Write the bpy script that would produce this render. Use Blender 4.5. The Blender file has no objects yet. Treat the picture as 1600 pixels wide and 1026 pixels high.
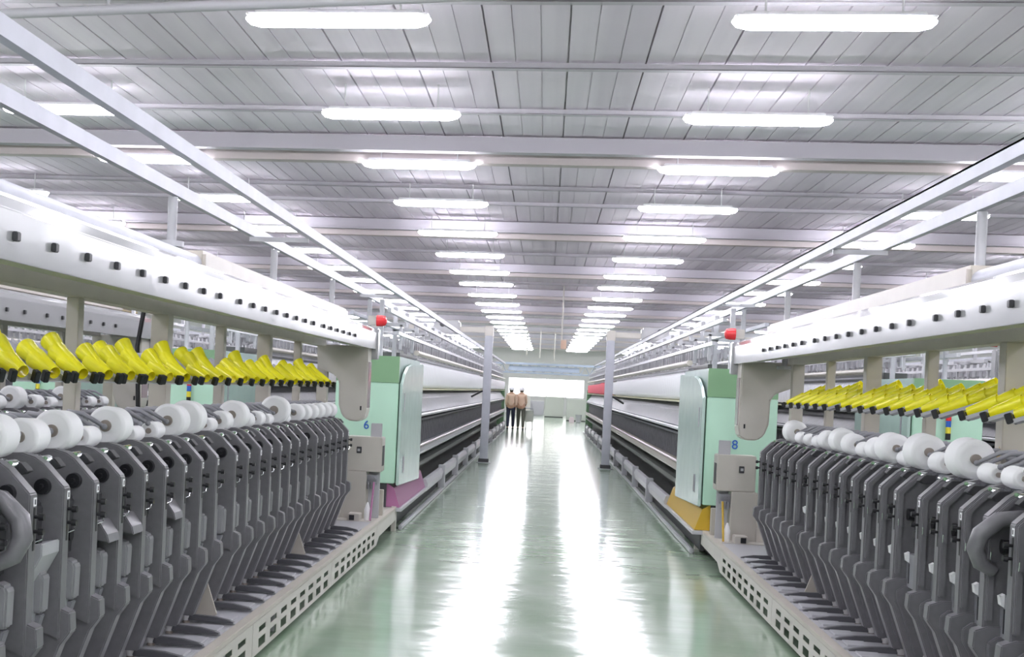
import bpy, bmesh, math, random
from mathutils import Vector, Matrix
PI = math.pi
rnd = random.Random(7)
S = bpy.context.scene
C = S.collection

# ------------------------------------------------------------------ camera
F_PX, YAW, PITCH, ROLL, PPX, PPY, CAM_H = 2031.0, .1405, -.0131, .0445, 565.0, 624.0, 1.6
cd = bpy.data.cameras.new('camera'); cam = bpy.data.objects.new('camera', cd); C.objects.link(cam)
fw = Vector((-math.sin(YAW)*math.cos(PITCH), math.cos(YAW)*math.cos(PITCH), math.sin(PITCH)))
rt = Vector((math.cos(YAW), math.sin(YAW), 0)); up = rt.cross(fw)
r2 = math.cos(ROLL)*rt + math.sin(ROLL)*up; u2 = math.cos(ROLL)*up - math.sin(ROLL)*rt
m = Matrix((r2, u2, -fw)).transposed().to_4x4(); m.translation = Vector((0, 0, CAM_H))
cam.matrix_world = m
cd.sensor_fit = 'HORIZONTAL'; cd.sensor_width = 36; cd.lens = 36*F_PX/1600
cd.shift_x = (800-PPX)/1600; cd.shift_y = (PPY-513)/1600
cd.clip_start = .05; cd.clip_end = 400
S.camera = cam

# ------------------------------------------------------------------ world, exposure
w = bpy.data.worlds.new('world'); S.world = w; w.use_nodes = True
bg = w.node_tree.nodes['Background']; bg.inputs[0].default_value = (1, .99, .95, 1); bg.inputs[1].default_value = 1.1
S.view_settings.view_transform = 'Standard'; S.view_settings.look = 'None'
S.view_settings.gamma = 1; S.view_settings.use_curve_mapping = False
S.view_settings.exposure = 2.1
LAMP_E = 13.0
S.cycles.max_bounces = 8; S.cycles.diffuse_bounces = 5; S.cycles.glossy_bounces = 4
S.cycles.use_light_tree = True
S.cycles.sample_clamp_indirect = 8
S.cycles.use_denoising = True

# ------------------------------------------------------------------ materials
def mat(name, col, rough=.5, metal=0, emit=None, es=0, bump=None, spec=.5, noise=None):
    m = bpy.data.materials.new(name); m.use_nodes = True
    nt = m.node_tree; b = nt.nodes['Principled BSDF']
    b.inputs['Base Color'].default_value = (*col, 1); b.inputs['Roughness'].default_value = rough
    b.inputs['Metallic'].default_value = metal; b.inputs['Specular IOR Level'].default_value = spec
    if emit: b.inputs['Emission Color'].default_value = (*emit, 1); b.inputs['Emission Strength'].default_value = es
    if noise or bump:
        tc = nt.nodes.new('ShaderNodeTexCoord'); nz = nt.nodes.new('ShaderNodeTexNoise')
        nt.links.new(tc.outputs['Object'], nz.inputs['Vector'])
        nz.inputs['Scale'].default_value = (noise or bump)[0]; nz.inputs['Detail'].default_value = 4
        if noise:
            cr = nt.nodes.new('ShaderNodeValToRGB'); nt.links.new(nz.outputs[0], cr.inputs[0])
            cr.color_ramp.elements[0].position = .3; cr.color_ramp.elements[1].position = .7
            cr.color_ramp.elements[0].color = (*[c*(1-noise[1]) for c in col], 1); cr.color_ramp.elements[1].color = (*col, 1)
            nt.links.new(cr.outputs[0], b.inputs['Base Color'])
        if bump:
            bp = nt.nodes.new('ShaderNodeBump'); bp.inputs['Strength'].default_value = bump[1]; bp.inputs['Distance'].default_value = .01
            nt.links.new(nz.outputs[0], bp.inputs['Height']); nt.links.new(bp.outputs[0], b.inputs['Normal'])
    return m
M = {}
M['cream'] = mat('cream_paint', (.58, .55, .50), .35, noise=(3, .08))
M['white'] = mat('white_gloss_paint', (.40, .40, .41), .14, bump=(3.5, .12))
M['beige'] = mat('beige_paint', (.54, .50, .44), .4, noise=(4, .1))
M['grey'] = mat('grey_machine_paint', (.195, .19, .205), .3, noise=(30, .12))
M['lightgrey'] = mat('light_grey_metal', (.46, .46, .485), .35)
M['midgrey'] = mat('mid_grey', (.33, .33, .36), .5, noise=(6, .25))
M['pedal'] = mat('pedal_grey', (.10, .10, .11), .35)
M['housing'] = mat('housing_grey', (.34, .34, .355), .25)
M['beam_shade'] = mat('greenish_beam_shade', (.34, .36, .29), .5)
M['dark'] = mat('dark_metal', (.045, .045, .05), .5)
M['black'] = mat('black_plastic', (.015, .015, .018), .35)
M['chrome'] = mat('chrome', (.8, .82, .85), .12, 1)
M['steel'] = mat('galvanised_steel', (.46, .47, .52), .45, .4, noise=(5, .12))
M['yarn'] = mat('white_yarn', (.93, .93, .94), .75, bump=(90, .15))
M['yarnend'] = mat('package_end', (.64, .63, .63), .85)
M['core'] = mat('cone_core', (.30, .26, .23), .6)
M['yellow'] = mat('yellow_cone', (1.0, .92, .02), .25)
M['mint'] = mat('mint_panel', (.46, .70, .55), .35, noise=(2.5, .05))
M['mintdoor'] = mat('pale_mint_door', (.47, .60, .55), .22, noise=(5, .08))
M['green'] = mat('mid_green_panel', (.20, .36, .20), .4)
M['purple'] = mat('purple_skirt', (.36, .14, .27), .3)
M['ochre'] = mat('yellow_skirt', (.60, .38, .03), .35)
M['red'] = mat('red_lens', (.75, .03, .04), .25)
M['blue'] = mat('blue_plastic', (.03, .12, .5), .3)
M['amber'] = mat('yellow_plastic', (.7, .6, .05), .3)
M['pink'] = mat('red_roving', (.95, .2, .25), .7)
M['roving'] = mat('white_roving', (.95, .95, .98), .7)
M['yline'] = mat('pale_yellow_strip', (.62, .62, .42), .5)
M['pinkrail'] = mat('pinkish_rail', (.60, .50, .52), .35)
M['glasspanel'] = mat('pinkish_panel', (.42, .34, .36), .12)
M['wall'] = mat('wall_paint', (.72, .72, .70), .7)
M['slat'] = mat('yellow_louvre', (.8, .62, .30), .5)
M['skin'] = mat('skin', (.45, .27, .18), .5)
M['hair'] = mat('hair', (.02, .015, .012), .6)
M['jacket'] = mat('beige_jacket', (.66, .47, .36), .8)
M['trouser'] = mat('dark_trousers', (.02, .022, .05), .8)
M['trouser2'] = mat('olive_trousers', (.10, .10, .08), .8)
M['cap'] = mat('white_cap', (.8, .8, .85), .7)
M['lampbody'] = mat('lamp_housing', (.8, .8, .8), .4)
M['lamp'] = mat('lamp_diffuser', (.9, .9, .95), .4, emit=(.93, .92, 1.0), es=LAMP_E)

# ceiling sheets: pale corrugated steel with slight grime, worn seams
def ceiling_mat():
    m = mat('ceiling_sheet', (.76, .71, .77), .8, spec=.2); nt = m.node_tree; b = nt.nodes['Principled BSDF']
    tc = nt.nodes.new('ShaderNodeTexCoord'); mp = nt.nodes.new('ShaderNodeMapping'); mp.inputs['Scale'].default_value = (4.2, .12, 1)
    nz = nt.nodes.new('ShaderNodeTexNoise'); nz.inputs['Scale'].default_value = 1.0; nz.inputs['Detail'].default_value = 3
    cr = nt.nodes.new('ShaderNodeValToRGB'); cr.color_ramp.elements[0].position = .35; cr.color_ramp.elements[1].position = .62
    cr.color_ramp.elements[0].color = (.72, .67, .735, 1); cr.color_ramp.elements[1].color = (.80, .75, .81, 1)
    L = nt.links; L.new(tc.outputs['Object'], mp.inputs[0]); L.new(mp.outputs[0], nz.inputs['Vector']); L.new(nz.outputs[0], cr.inputs[0]); L.new(cr.outputs[0], b.inputs['Base Color'])
    return m
M['ceil'] = ceiling_mat()
M['purlin'] = mat('purlin_steel', (.52, .50, .54), .6)
M['beam'] = mat('beam_steel', (.60, .54, .53), .6)

def floor_mat():
    m = bpy.data.materials.new('green_epoxy_floor'); m.use_nodes = True; nt = m.node_tree; L = nt.links
    b = nt.nodes['Principled BSDF']; tc = nt.nodes.new('ShaderNodeTexCoord')
    n1 = nt.nodes.new('ShaderNodeTexNoise'); n1.inputs['Scale'].default_value = .9; n1.inputs['Detail'].default_value = 5
    cr = nt.nodes.new('ShaderNodeValToRGB'); cr.color_ramp.elements[0].position = .3; cr.color_ramp.elements[1].position = .7
    cr.color_ramp.elements[0].color = (.23, .33, .22, 1); cr.color_ramp.elements[1].color = (.38, .46, .37, 1)
    L.new(tc.outputs['Object'], n1.inputs['Vector']); L.new(n1.outputs[0], cr.inputs[0]); L.new(cr.outputs[0], b.inputs['Base Color'])
    n2 = nt.nodes.new('ShaderNodeTexNoise'); n2.inputs['Scale'].default_value = 2.4; n2.inputs['Detail'].default_value = 4
    mr = nt.nodes.new('ShaderNodeMapRange'); mr.inputs[3].default_value = .07; mr.inputs[4].default_value = .2
    L.new(tc.outputs['Object'], n2.inputs['Vector']); L.new(n2.outputs[0], mr.inputs[0]); L.new(mr.outputs[0], b.inputs['Roughness'])
    n3 = nt.nodes.new('ShaderNodeTexNoise'); n3.inputs['Scale'].default_value = 1.0; n3.inputs['Detail'].default_value = 2
    mp = nt.nodes.new('ShaderNodeMapping'); mp.inputs['Scale'].default_value = (1.6, 3.2, 1)
    L.new(tc.outputs['Object'], mp.inputs[0]); L.new(mp.outputs[0], n3.inputs['Vector'])
    bp = nt.nodes.new('ShaderNodeBump'); bp.inputs['Strength'].default_value = .3; bp.inputs['Distance'].default_value = .02
    L.new(n3.outputs[0], bp.inputs['Height']); L.new(bp.outputs[0], b.inputs['Normal'])
    b.inputs['Specular IOR Level'].default_value = .5
    return m
M['floor'] = floor_mat()
def glass_mat():
    m = bpy.data.materials.new('window_glass'); m.use_nodes = True; nt = m.node_tree
    for n in list(nt.nodes): nt.nodes.remove(n)
    o = nt.nodes.new('ShaderNodeOutputMaterial'); t = nt.nodes.new('ShaderNodeBsdfTransparent'); g = nt.nodes.new('ShaderNodeBsdfGlossy')
    g.inputs['Roughness'].default_value = .05; mx = nt.nodes.new('ShaderNodeMixShader'); mx.inputs[0].default_value = .06
    nt.links.new(t.outputs[0], mx.inputs[1]); nt.links.new(g.outputs[0], mx.inputs[2]); nt.links.new(mx.outputs[0], o.inputs[0])
    return m
M['glass'] = glass_mat()

# ------------------------------------------------------------------ mesh helpers
class MB:
    def __init__(s): s.v = []; s.f = []; s.mi = []; s.cur = 0
    def add(s, vs, fs):
        o = len(s.v); s.v += [tuple(v) for v in vs]; s.f += [tuple(i+o for i in f) for f in fs]; s.mi += [s.cur]*len(fs); return s
    def m(s, i): s.cur = i; return s
    def box(s, x0, x1, y0, y1, z0, z1):
        x0, x1 = sorted((x0, x1)); y0, y1 = sorted((y0, y1)); z0, z1 = sorted((z0, z1))
        return s.add([(x0,y0,z0),(x1,y0,z0),(x1,y1,z0),(x0,y1,z0),(x0,y0,z1),(x1,y0,z1),(x1,y1,z1),(x0,y1,z1)],
                     [(0,3,2,1),(4,5,6,7),(0,1,5,4),(1,2,6,5),(2,3,7,6),(3,0,4,7)])
    def prism(s, prof, y0, y1, ax='y'):
        # prof: list of 2D points (a,b); extruded along ax.  y:(x,z)  x:(y,z)  z:(x,y)
        n = len(prof); A = sum(prof[i][0]*prof[(i+1) % n][1]-prof[(i+1) % n][0]*prof[i][1] for i in range(n))
        if A < 0: prof = prof[::-1]
        def P(a, b, t): return {'y': (a, t, b), 'x': (t, a, b), 'z': (a, b, t)}[ax]
        vs = [P(a, b, y0) for a, b in prof]+[P(a, b, y1) for a, b in prof]
        side = [(i, (i+1) % n, n+(i+1) % n, n+i) for i in range(n)]
        fs = [tuple(range(n))[::-1], tuple(range(n, 2*n))] + side
        if ax == 'y': fs = [f[::-1] for f in fs]
        return s.add(vs, fs)
    def cyl(s, p0, p1, r0, r1=None, n=12, cap=True):
        r1 = r0 if r1 is None else r1
        p0 = Vector(p0); p1 = Vector(p1); d = (p1-p0).normalized()
        a = d.cross(Vector((0, 0, 1)) if abs(d.z) < .9 else Vector((1, 0, 0))).normalized(); b = d.cross(a)
        vs = []
        for p, r in ((p0, r0), (p1, r1)):
            vs += [p+r*(math.cos(2*PI*i/n)*a+math.sin(2*PI*i/n)*b) for i in range(n)]
        fs = [(i, (i+1) % n, n+(i+1) % n, n+i) for i in range(n)]
        if cap: fs += [tuple(range(n))[::-1], tuple(range(n, 2*n))]
        return s.add(vs, fs)
    def tube(s, pts, rs, n=10):
        if not hasattr(rs, '__len__'): rs = [rs]*len(pts)
        pts = [Vector(p) for p in pts]; vs = []; fs = []
        prev = None
        for k, p in enumerate(pts):
            d = (pts[min(k+1, len(pts)-1)]-pts[max(k-1, 0)]).normalized()
            if prev is None: a = d.cross(Vector((0, 0, 1)) if abs(d.z) < .9 else Vector((1, 0, 0))).normalized()
            else: a = (prev-prev.dot(d)*d).normalized()
            prev = a; b = d.cross(a)
            vs += [p+rs[k]*(math.cos(2*PI*i/n)*a+math.sin(2*PI*i/n)*b) for i in range(n)]
        for k in range(len(pts)-1):
            fs += [(k*n+i, k*n+(i+1) % n, (k+1)*n+(i+1) % n, (k+1)*n+i) for i in range(n)]
        fs += [tuple(range(n))[::-1], tuple(range(len(vs)-n, len(vs)))]
        return s.add(vs, fs)
    def lathe(s, prof, o=(0, 0, 0), ax='z', n=24):
        # prof: (r, t) along axis; open ends closed by caps
        vs = []; fs = []
        for r, t in prof:
            for i in range(n):
                c, q = r*math.cos(2*PI*i/n), r*math.sin(2*PI*i/n)
                v = {'z': (c, q, t), 'y': (q, t, c), 'x': (t, c, q)}[ax]
                vs.append((v[0]+o[0], v[1]+o[1], v[2]+o[2]))
        for k in range(len(prof)-1):
            fs += [(k*n+i, k*n+(i+1) % n, (k+1)*n+(i+1) % n, (k+1)*n+i) for i in range(n)]
        fs += [tuple(range(n))[::-1], tuple(range(len(vs)-n, len(vs)))]
        return s.add(vs, fs)
    def ball(s, c, r, n=12, k=7, sc=(1, 1, 1)):
        vs = []; fs = []
        for j in range(1, k):
            t = PI*j/k
            vs += [(c[0]+sc[0]*r*math.sin(t)*math.cos(2*PI*i/n), c[1]+sc[1]*r*math.sin(t)*math.sin(2*PI*i/n), c[2]+sc[2]*r*math.cos(t)) for i in range(n)]
        vs += [(c[0], c[1], c[2]+sc[2]*r), (c[0], c[1], c[2]-sc[2]*r)]
        T = len(vs)-2; B = T+1
        for j in range(k-2):
            fs += [(j*n+i, (j+1)*n+i, (j+1)*n+(i+1) % n, j*n+(i+1) % n) for i in range(n)]
        fs += [(T, i, (i+1) % n) for i in range(n)] + [(B, (k-2)*n+(i+1) % n, (k-2)*n+i) for i in range(n)]
        return s.add(vs, fs)
    def mesh(s, name, mats, bevel=0, smooth=None):
        me = bpy.data.meshes.new(name); me.from_pydata(s.v, [], s.f)
        for q in (mats if isinstance(mats, (list, tuple)) else [mats]): me.materials.append(M[q] if isinstance(q, str) else q)
        for p, i in zip(me.polygons, s.mi): p.material_index = i
        bm = bmesh.new(); bm.from_mesh(me); bmesh.ops.recalc_face_normals(bm, faces=bm.faces)
        if bevel:
            bmesh.ops.bevel(bm, geom=[e for e in bm.edges if len(e.link_faces) == 2 and e.calc_face_angle() > .5], offset=bevel, segments=2, affect='EDGES', clamp_overlap=True)
        bm.to_mesh(me); bm.free()
        if smooth is not None:
            me.shade_smooth(); me.set_sharp_from_angle(angle=smooth)
        return me
    def obj(s, name, mats, parent=None, bevel=0, smooth=None):
        o = bpy.data.objects.new(name, s.mesh(name, mats, bevel, smooth)); C.objects.link(o)
        if parent: o.parent = parent
        return o
def tag(o, label=None, cat=None, group=None, kind=None):
    if label: o['label'] = label
    if cat: o['category'] = cat
    if group: o['group'] = group
    if kind: o['kind'] = kind
    return o
def empty(name, loc, rz, label, cat, group=None):
    o = bpy.data.objects.new(name, None); C.objects.link(o); o.location = loc; o.rotation_euler = (0, 0, rz)
    o.empty_display_size = .1
    return tag(o, label, cat, group)
KIDS = {}
def kids(o):
    return [c for c in C.objects if c.parent == o] if o.name not in KIDS else KIDS[o.name]
def snapshot(o):
    """remember the children of a prototype and theirs"""
    allc = list(C.objects)
    def rec(p):
        KIDS[p.name] = [c for c in allc if c.parent == p]
        for c in KIDS[p.name]: rec(c)
    rec(o)
def copy_tree(o, parent=None, keep=None):
    c = o.copy(); C.objects.link(c); c.parent = parent
    for ch in KIDS.get(o.name, []):
        if keep is None or ch.name.split('.')[0] in keep: copy_tree(ch, c)
    return c
ORD = ['first', 'second', 'third', 'fourth', 'fifth', 'sixth', 'seventh', 'eighth', 'ninth', 'tenth', 'eleventh', 'twelfth', 'thirteenth', 'fourteenth',
       'fifteenth', 'sixteenth', 'seventeenth', 'eighteenth', 'nineteenth', 'twentieth', 'twenty-first', 'twenty-second', 'twenty-third', 'twenty-fourth',
       'twenty-fifth', 'twenty-sixth', 'twenty-seventh', 'twenty-eighth', 'twenty-ninth', 'thirtieth']

# ------------------------------------------------------------------ the setting
W, Y0, Y1, ZC = 15.0, -9.0, 90.0, 4.5
tag(MB().box(-W, W, Y0, Y1+6, -.2, 0).obj('floor', 'floor'), kind='structure')
def ceiling():
    pts = []; x = -W; k_ = 0
    while x < W:
        dd = .05 if k_ % 3 == 0 else .012; ww = .016 if k_ % 3 == 0 else .01; pts += [(x, 0), (x+.2, 0), (x+.2, dd), (x+.2+ww, dd), (x+.2+ww, 0)]; x += .225; k_ += 1
    vs = []; fs = []
    for a, b in pts: vs += [(a, Y0, ZC+b), (a, Y1, ZC+b)]
    for i in range(len(pts)-1): fs.append((2*i, 2*i+1, 2*i+3, 2*i+2))
    mb = MB(); mb.add(vs, fs)
    o = mb.obj('ceiling', 'ceil'); return o
tag(ceiling(), kind='structure')
tag(MB().box(-W, W, Y0, Y1, ZC+.06, ZC+.18).obj('ceiling', 'wall'), kind='structure')
BEAMS = [7.55, 15.1, 22.7, 30.3, 37.6, 45.1, 52.6, 60.1, 67.6, 75.1, 82.6]
for y in BEAMS:
    mb = MB(); mb.box(-W, W, y-.12, y-.04, 4.31, ZC-.022).box(-W, W, y-.2, y-.04, 4.29, 4.31)
    mb.m(1).box(-W, W, y+.16, y+.24, 4.24, ZC-.022).box(-W, W, y+.16, y+.34, 4.22, 4.24)
    tag(mb.obj('trim_1', ['purlin', 'beam']), kind='structure')
for y in [3.8, 9.6, 11.6, 13.5, 16.6, 18.6, 20.2, 24.3, 27.6, 32.2, 35.2, 39.5, 42.5, 47.2, 49.9, 54.8, 57.6, 62.3, 65, 70, 72.8, 77.5, 80.2, 85]:
    tag(MB().box(-W, W, y-.03, y+.03, 4.43, ZC-.022).box(-W, W, y-.03, y+.05, 4.425, 4.435).obj('trim_2', 'purlin'), kind='structure')
tag(MB().box(-W-.2, -W, Y0, Y1, 0, ZC).obj('wall_left', 'wall'), kind='structure')
tag(MB().box(W, W+.2, Y0, Y1, 0, ZC).obj('wall_right', 'wall'), kind='structure')
tag(MB().box(-W, W, Y0-.2, Y0, 0, ZC).obj('wall_near', 'wall'), kind='structure')
# far wall with a wide window band
def far_wall():
    mb = MB(); mb.box(-W, W, Y1, Y1+.2, 0, 1.15).box(-W, W, Y1, Y1+.2, 2.45, ZC)
    xs = [-W, -2.6]; mb.box(-W, -2.6, Y1, Y1+.2, 1.15, 2.45).box(2.6, W, Y1, Y1+.2, 1.15, 2.45)
    return mb.obj('wall_far', 'wall')
tag(far_wall(), kind='structure')
wf = MB()
for x in (-2.6, -1.3, 0, 1.3, 2.55): wf.box(x, x+.05, Y1+.02, Y1+.12, 1.15, 2.45)
wf.box(-2.6, 2.6, Y1+.02, Y1+.12, 1.15, 1.2).box(-2.6, 2.6, Y1+.02, Y1+.12, 2.4, 2.45)
wfo = tag(wf.obj('window_1', 'lampbody'), kind='structure')
tag(MB().box(-2.58, 2.58, Y1+.06, Y1+.07, 1.17, 2.43).obj('window_pane', 'glass', wfo), kind='structure')
# yellow louvred opening high on the left wall
lv = MB()
for k in range(9): lv.box(-W+.01, -W+.08, 26, 46, 3.3+.09*k, 3.36+.09*k)
tag(lv.obj('window_2', 'slat'), kind='structure')

# ------------------------------------------------------------------ ceiling lamps
def make_lamp():
    root = empty('ceiling_lamp', (0, 0, 0), 0, 'x', 'lamp')
    mb = MB(); L2 = .62; n = 10
    rings = [(-L2-.05, .02), (-L2-.02, .055), (-L2+.06, .078), (L2-.06, .078), (L2+.02, .055), (L2+.05, .02)]
    vs = []; fs = []
    for x, r in rings:
        for i in range(n+1):
            a = PI+PI*i/n; vs.append((x, r*1.15*math.cos(a), r*.8*math.sin(a)))
    for k in range(len(rings)-1):
        for i in range(n): fs.append((k*(n+1)+i, k*(n+1)+i+1, (k+1)*(n+1)+i+1, (k+1)*(n+1)+i))
    fs += [tuple(range(n+1)), tuple(range(len(vs)-n-1, len(vs)))]
    for k in range(len(rings)-1): fs.append((k*(n+1), k*(n+1)+n, (k+1)*(n+1)+n, (k+1)*(n+1)))
    mb.add(vs, fs); mb.obj('diffuser', 'lamp', root, smooth=.6)
    MB().box(-.66, .66, -.092, .092, .006, .022).box(-.6, .6, -.05, .05, .022, .055).obj('housing', 'lampbody', root, bevel=.008)  # flat wing plate added and sized to keep lamp light off the ceiling
    h = MB()
    for x in (-.45, .45): h.cyl((x, 0, .05), (x, 0, ZC-4.2-.02), .008, n=6)
    h.obj('hanger', 'lampbody', root)
    return root
lamp0 = make_lamp(); snapshot(lamp0)
LY = [-6.9, -3.7, -.5, 2.7, 5.9, 9.23, 12.44, 15.25, 18.45, 22.0, 25.56, 29.3, 32.55, 36.4, 40.2, 43.8, 47.4, 51, 54.6, 58.2, 61.8, 65.4, 69, 72.6, 76.2, 79.8, 83.4]
LX = [(-8.1, 'outermost left'), (-4.85, 'second left'), (-1.6, 'left aisle'), (1.82, 'right aisle'), (5.1, 'second right'), (8.4, 'outermost right')]
first = True
for X, nm in LX:
    for i, y in enumerate(LY):
        o = lamp0 if first else copy_tree(lamp0); first = False
        # the roof falls very slightly from left to right in the near bays
        o.location = (X, y, 4.2)
        if i < 5: tag(o, 'bright white ceiling lamp in the %s column, %s of those before the frame edge' % (nm, ORD[i]))
        else: tag(o, 'bright white ceiling lamp in the %s column, %s from the front' % (nm, ORD[i-5]))
        o['group'] = 'long white lamps under the ceiling'

# ------------------------------------------------------------------ winding units (local +x faces the aisle, +y away on the left side)
CH_A, CH_B = .36, .61
def make_unit():
    r = empty('winding_unit', (0, 0, 0), 0, 'x', 'machine unit')
    MB().prism([(0, .60), (0, 1.165), (-.085, 1.25), (-.12, 1.272), (-.17, 1.285), (-.26, 1.28), (-.42, 1.25), (-.42, .70), (-.12, .64)], -.032, .032).obj('side_panel', 'grey', r, bevel=.005)
    # leg with the knuckle at its top
    MB().prism([(-.10, .72), (-.02, .72), (.035, .70), (.04, .63), (.0, .575), (-.10, .295), (-.20, .295), (-.13, .58)], -.018, .05).obj('leg', 'grey', r, bevel=.005)
    MB().prism([(-.10, .68), (-.05, .685), (-.012, .655), (-.012, .60), (-.045, .545), (-.115, .33), (-.19, .33), (-.12, .58)], .05, .075).obj('leg_bracket', 'grey', r, bevel=.004)
    MB().cyl((-.145, .02, .30), (-.145, .02, .265), .028, .02, 12).obj('foot', 'yarnend', r, smooth=.6)
    MB().cyl((-.145, .02, .265), (-.145, .02, .251), .017, .02, 10).obj('foot_pad', 'core', r)
    # slot, sticker and knobs on the front edge
    MB().box(-.001, .0015, .004, .020, .965, 1.115).obj('slot', 'black', r)
    st = MB().box(-.001, .002, .0, .024, 1.12, 1.15).obj('sticker', 'yarn', r)
    MB().box(.0021, .0026, .007, .016, 1.126, 1.144).obj('digit_mark', 'dark', st)
    for z in (1.083, 1.032):
        k = MB().cyl((.0, .014, z), (.018, .014, z), .007, n=10).cyl((.018, .014, z), (.036, .014, z), .014, .012, n=12)
        k.obj('knob', 'black', r, smooth=.7)
    MB().cyl((-.08, -.032, 1.165), (-.08, -.055, 1.165), .031, .029, 18).cyl((-.08, -.055, 1.165), (-.08, -.068, 1.165), .012, .010, 10).obj('gear_disc', 'black', r, smooth=.6)
    # drum, its shaft and the hinged cap
    MB().lathe([(.012, .03), (.033, .045), (.036, .06), (.030, .075), (.036, .09), (.036, .15), (.030, .165), (.036, .18), (.034, .20), (.012, .215)], (-.20, 0, 1.232), 'y', 20).obj('drum', 'chrome', r, smooth=.8)
    MB().cyl((-.125, .03, 1.25), (-.125, .12, 1.25), .022, n=16).obj('tension_roller', 'chrome', r, smooth=.8)
    MB().prism([(-.15, 1.262), (-.10, 1.262), (-.07, 1.23), (-.10, 1.215), (-.15, 1.22)], .11, .17).obj('drum_cap', 'dark', r, bevel=.003)
    # raised rim round the far face of the panel
    MB().prism([(-.006, .74), (-.006, 1.16), (-.088, 1.242), (-.17, 1.275), (-.26, 1.27), (-.26, 1.245), (-.175, 1.25), (-.10, 1.222), (-.034, 1.152), (-.034, .74)], .032, .05).obj('panel_rim', 'grey', r, bevel=.004)
    MB().ball((-.105, .035, 1.262), .009).obj('indicator', 'green', r)
    # dark block put in for the shade of the pockets between the panels
    MB().prism([(-.075, .88), (-.07, 1.10), (-.16, 1.18), (-.30, 1.18), (-.30, .88)], .10, .275).obj('pocket_shade_block', 'dark', r, bevel=.01)
    MB().cyl((-.09, .06, 1.05), (-.05, .06, 1.05), .03, n=16).cyl((-.10, .2, .96), (-.05, .2, .96), .022, n=14).obj('tensioner', 'black', r, smooth=.7)
    gp = MB().box(-.10, -.065, .02, .298, .68, .85).obj('guide_plate', 'midgrey', r)
    MB().box(-.065, -.063, .078, .09, .70, .80).obj('slot', 'black', gp)
    MB().prism([(-.064, .805), (-.05, .815), (-.045, .85), (-.064, .86)], .05, .085).obj('paper_tag', 'yarn', gp)
    # rounded sensor housing on the near face
    MB().prism([(-.115, .71), (-.035, .71), (-.032, .835), (-.04, .855), (-.07, .866), (-.12, .86)], -.12, -.05).obj('sensor_housing', 'housing', r, bevel=.008)
    MB().prism([(-.11, .70), (-.045, .70), (-.07, .62), (-.10, .62)], -.10, -.05).obj('yarn_trap', 'midgrey', r, bevel=.004)
    MB().box(-.084, -.081, .14, .20, .70, .76).obj('warning_sticker', 'yline', r)
    # hook of thread guide
    MB().tube([(-.06, .02, .99), (-.02, .06, .985), (.0, .09, .995), (.002, .10, 1.03)], .0025, 6).obj('thread_hook', 'chrome', r)
    # floor tray and pedal
    MB().box(-.16, .125, .04, .235, .25, .262).box(-.02, .10, .06, .21, .262, .275).obj('pedal_tray', 'lightgrey', r, bevel=.003)
    MB().prism([(-.13, .275), (-.12, .30), (.02, .295), (.10, .28), (.125, .272), (.125, .266), (-.13, .266)], .0, .034).obj('pedal', 'pedal', r, bevel=.003)
    # package cradle
    for y, nm in ((-.005, 'a'), (.185, 'b')):
        MB().tube([(-.40, y, 1.38), (-.37, y, 1.41), (-.30, y, 1.405), (-.20, y, 1.352)], [.016, .014, .011, .009], 8).ball((-.20, y, 1.352), .014).obj('cradle_arm', 'midgrey', r, smooth=.8)
    MB().cyl((-.40, -.02, 1.38), (-.40, .21, 1.38), .022, n=12).box(-.46, -.39, .04, .16, 1.24, 1.39).obj('cradle_pivot', 'midgrey', r, smooth=.6)
    # cone chute over the package
    # built in a frame at the chute's lower end: u up the slope, v across
    def turn(mb):
        cb, sb, ce, se = math.cos(CH_B), math.sin(CH_B), math.cos(CH_A), math.sin(CH_A)
        mb.v = [(-.20+(-cb*ce)*u+(-sb)*v+(cb*se)*w_, .02+(sb*ce)*u-cb*v+(-sb*se)*w_, 1.585+se*u+ce*w_) for u, v, w_ in mb.v]
        return mb
    tr = MB().box(-.01, .44, -.055, .055, -.036, -.031).box(-.01, .44, -.058, -.055, -.036, -.018).box(-.01, .44, .055, .058, -.036, -.018)
    t = turn(tr).obj('cone_chute', 'lightgrey', r)
    for v in (-.05, .05): turn(MB().box(-.03, .0, v-.012, v+.012, -.034, .012)).obj('end_stop', 'black', t, bevel=.003)
    snapshot(r)
    return r
unit0 = make_unit()
def make_package():
    r = empty('yarn_package', (0, 0, 0), 0, 'x', 'yarn package')
    # radius 1 at the near end; scaled per copy in x/z
    mb = MB(); mb.lathe([(.30, 0), (.80, -.004), (.965, .0), (1.0, .008), (.93, .14), (.90, .147), (.6, .152), (.30, .148)], (0, 0, 0), 'y', 40)
    o = mb.obj('yarn_body', 'yarn', r, smooth=.5)
    c = MB().lathe([(.12, -.012), (.30, -.012), (.24, .162), (.1, .162)], (0, 0, 0), 'y', 20).obj('cone_core', 'core', r, smooth=.6)
    snapshot(r); return r
pkg0 = make_package(); pkg_used = [False]
def make_cone():
    r = MB(); n = 22
    prof = [(.021, 0), (.024, .002), (.044, .165), (.0415, .168), (.022, .006)]
    r.lathe(prof, (0, 0, 0), 'z', n)
    me = r.mesh('yellow_cone', 'yellow', smooth=.6); return me
cone_me = make_cone()
def make_cone_open():
    mb = MB(); n = 22; prof = [(.0235, 0), (.025, .0), (.045, .15), (.0435, .15), (.0235, .0)]
    vs = []; fs = []
    for r, t in prof:
        vs += [(r*math.cos(2*PI*i/n), r*math.sin(2*PI*i/n), t) for i in range(n)]
    for k in range(len(prof)-1): fs += [(k*n+i, k*n+(i+1) % n, (k+1)*n+(i+1) % n, (k+1)*n+i) for i in range(n)]
    mb.add(vs, fs); return mb.mesh('yellow_cone', 'yellow', smooth=.6)
cone_me = make_cone_open()

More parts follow.
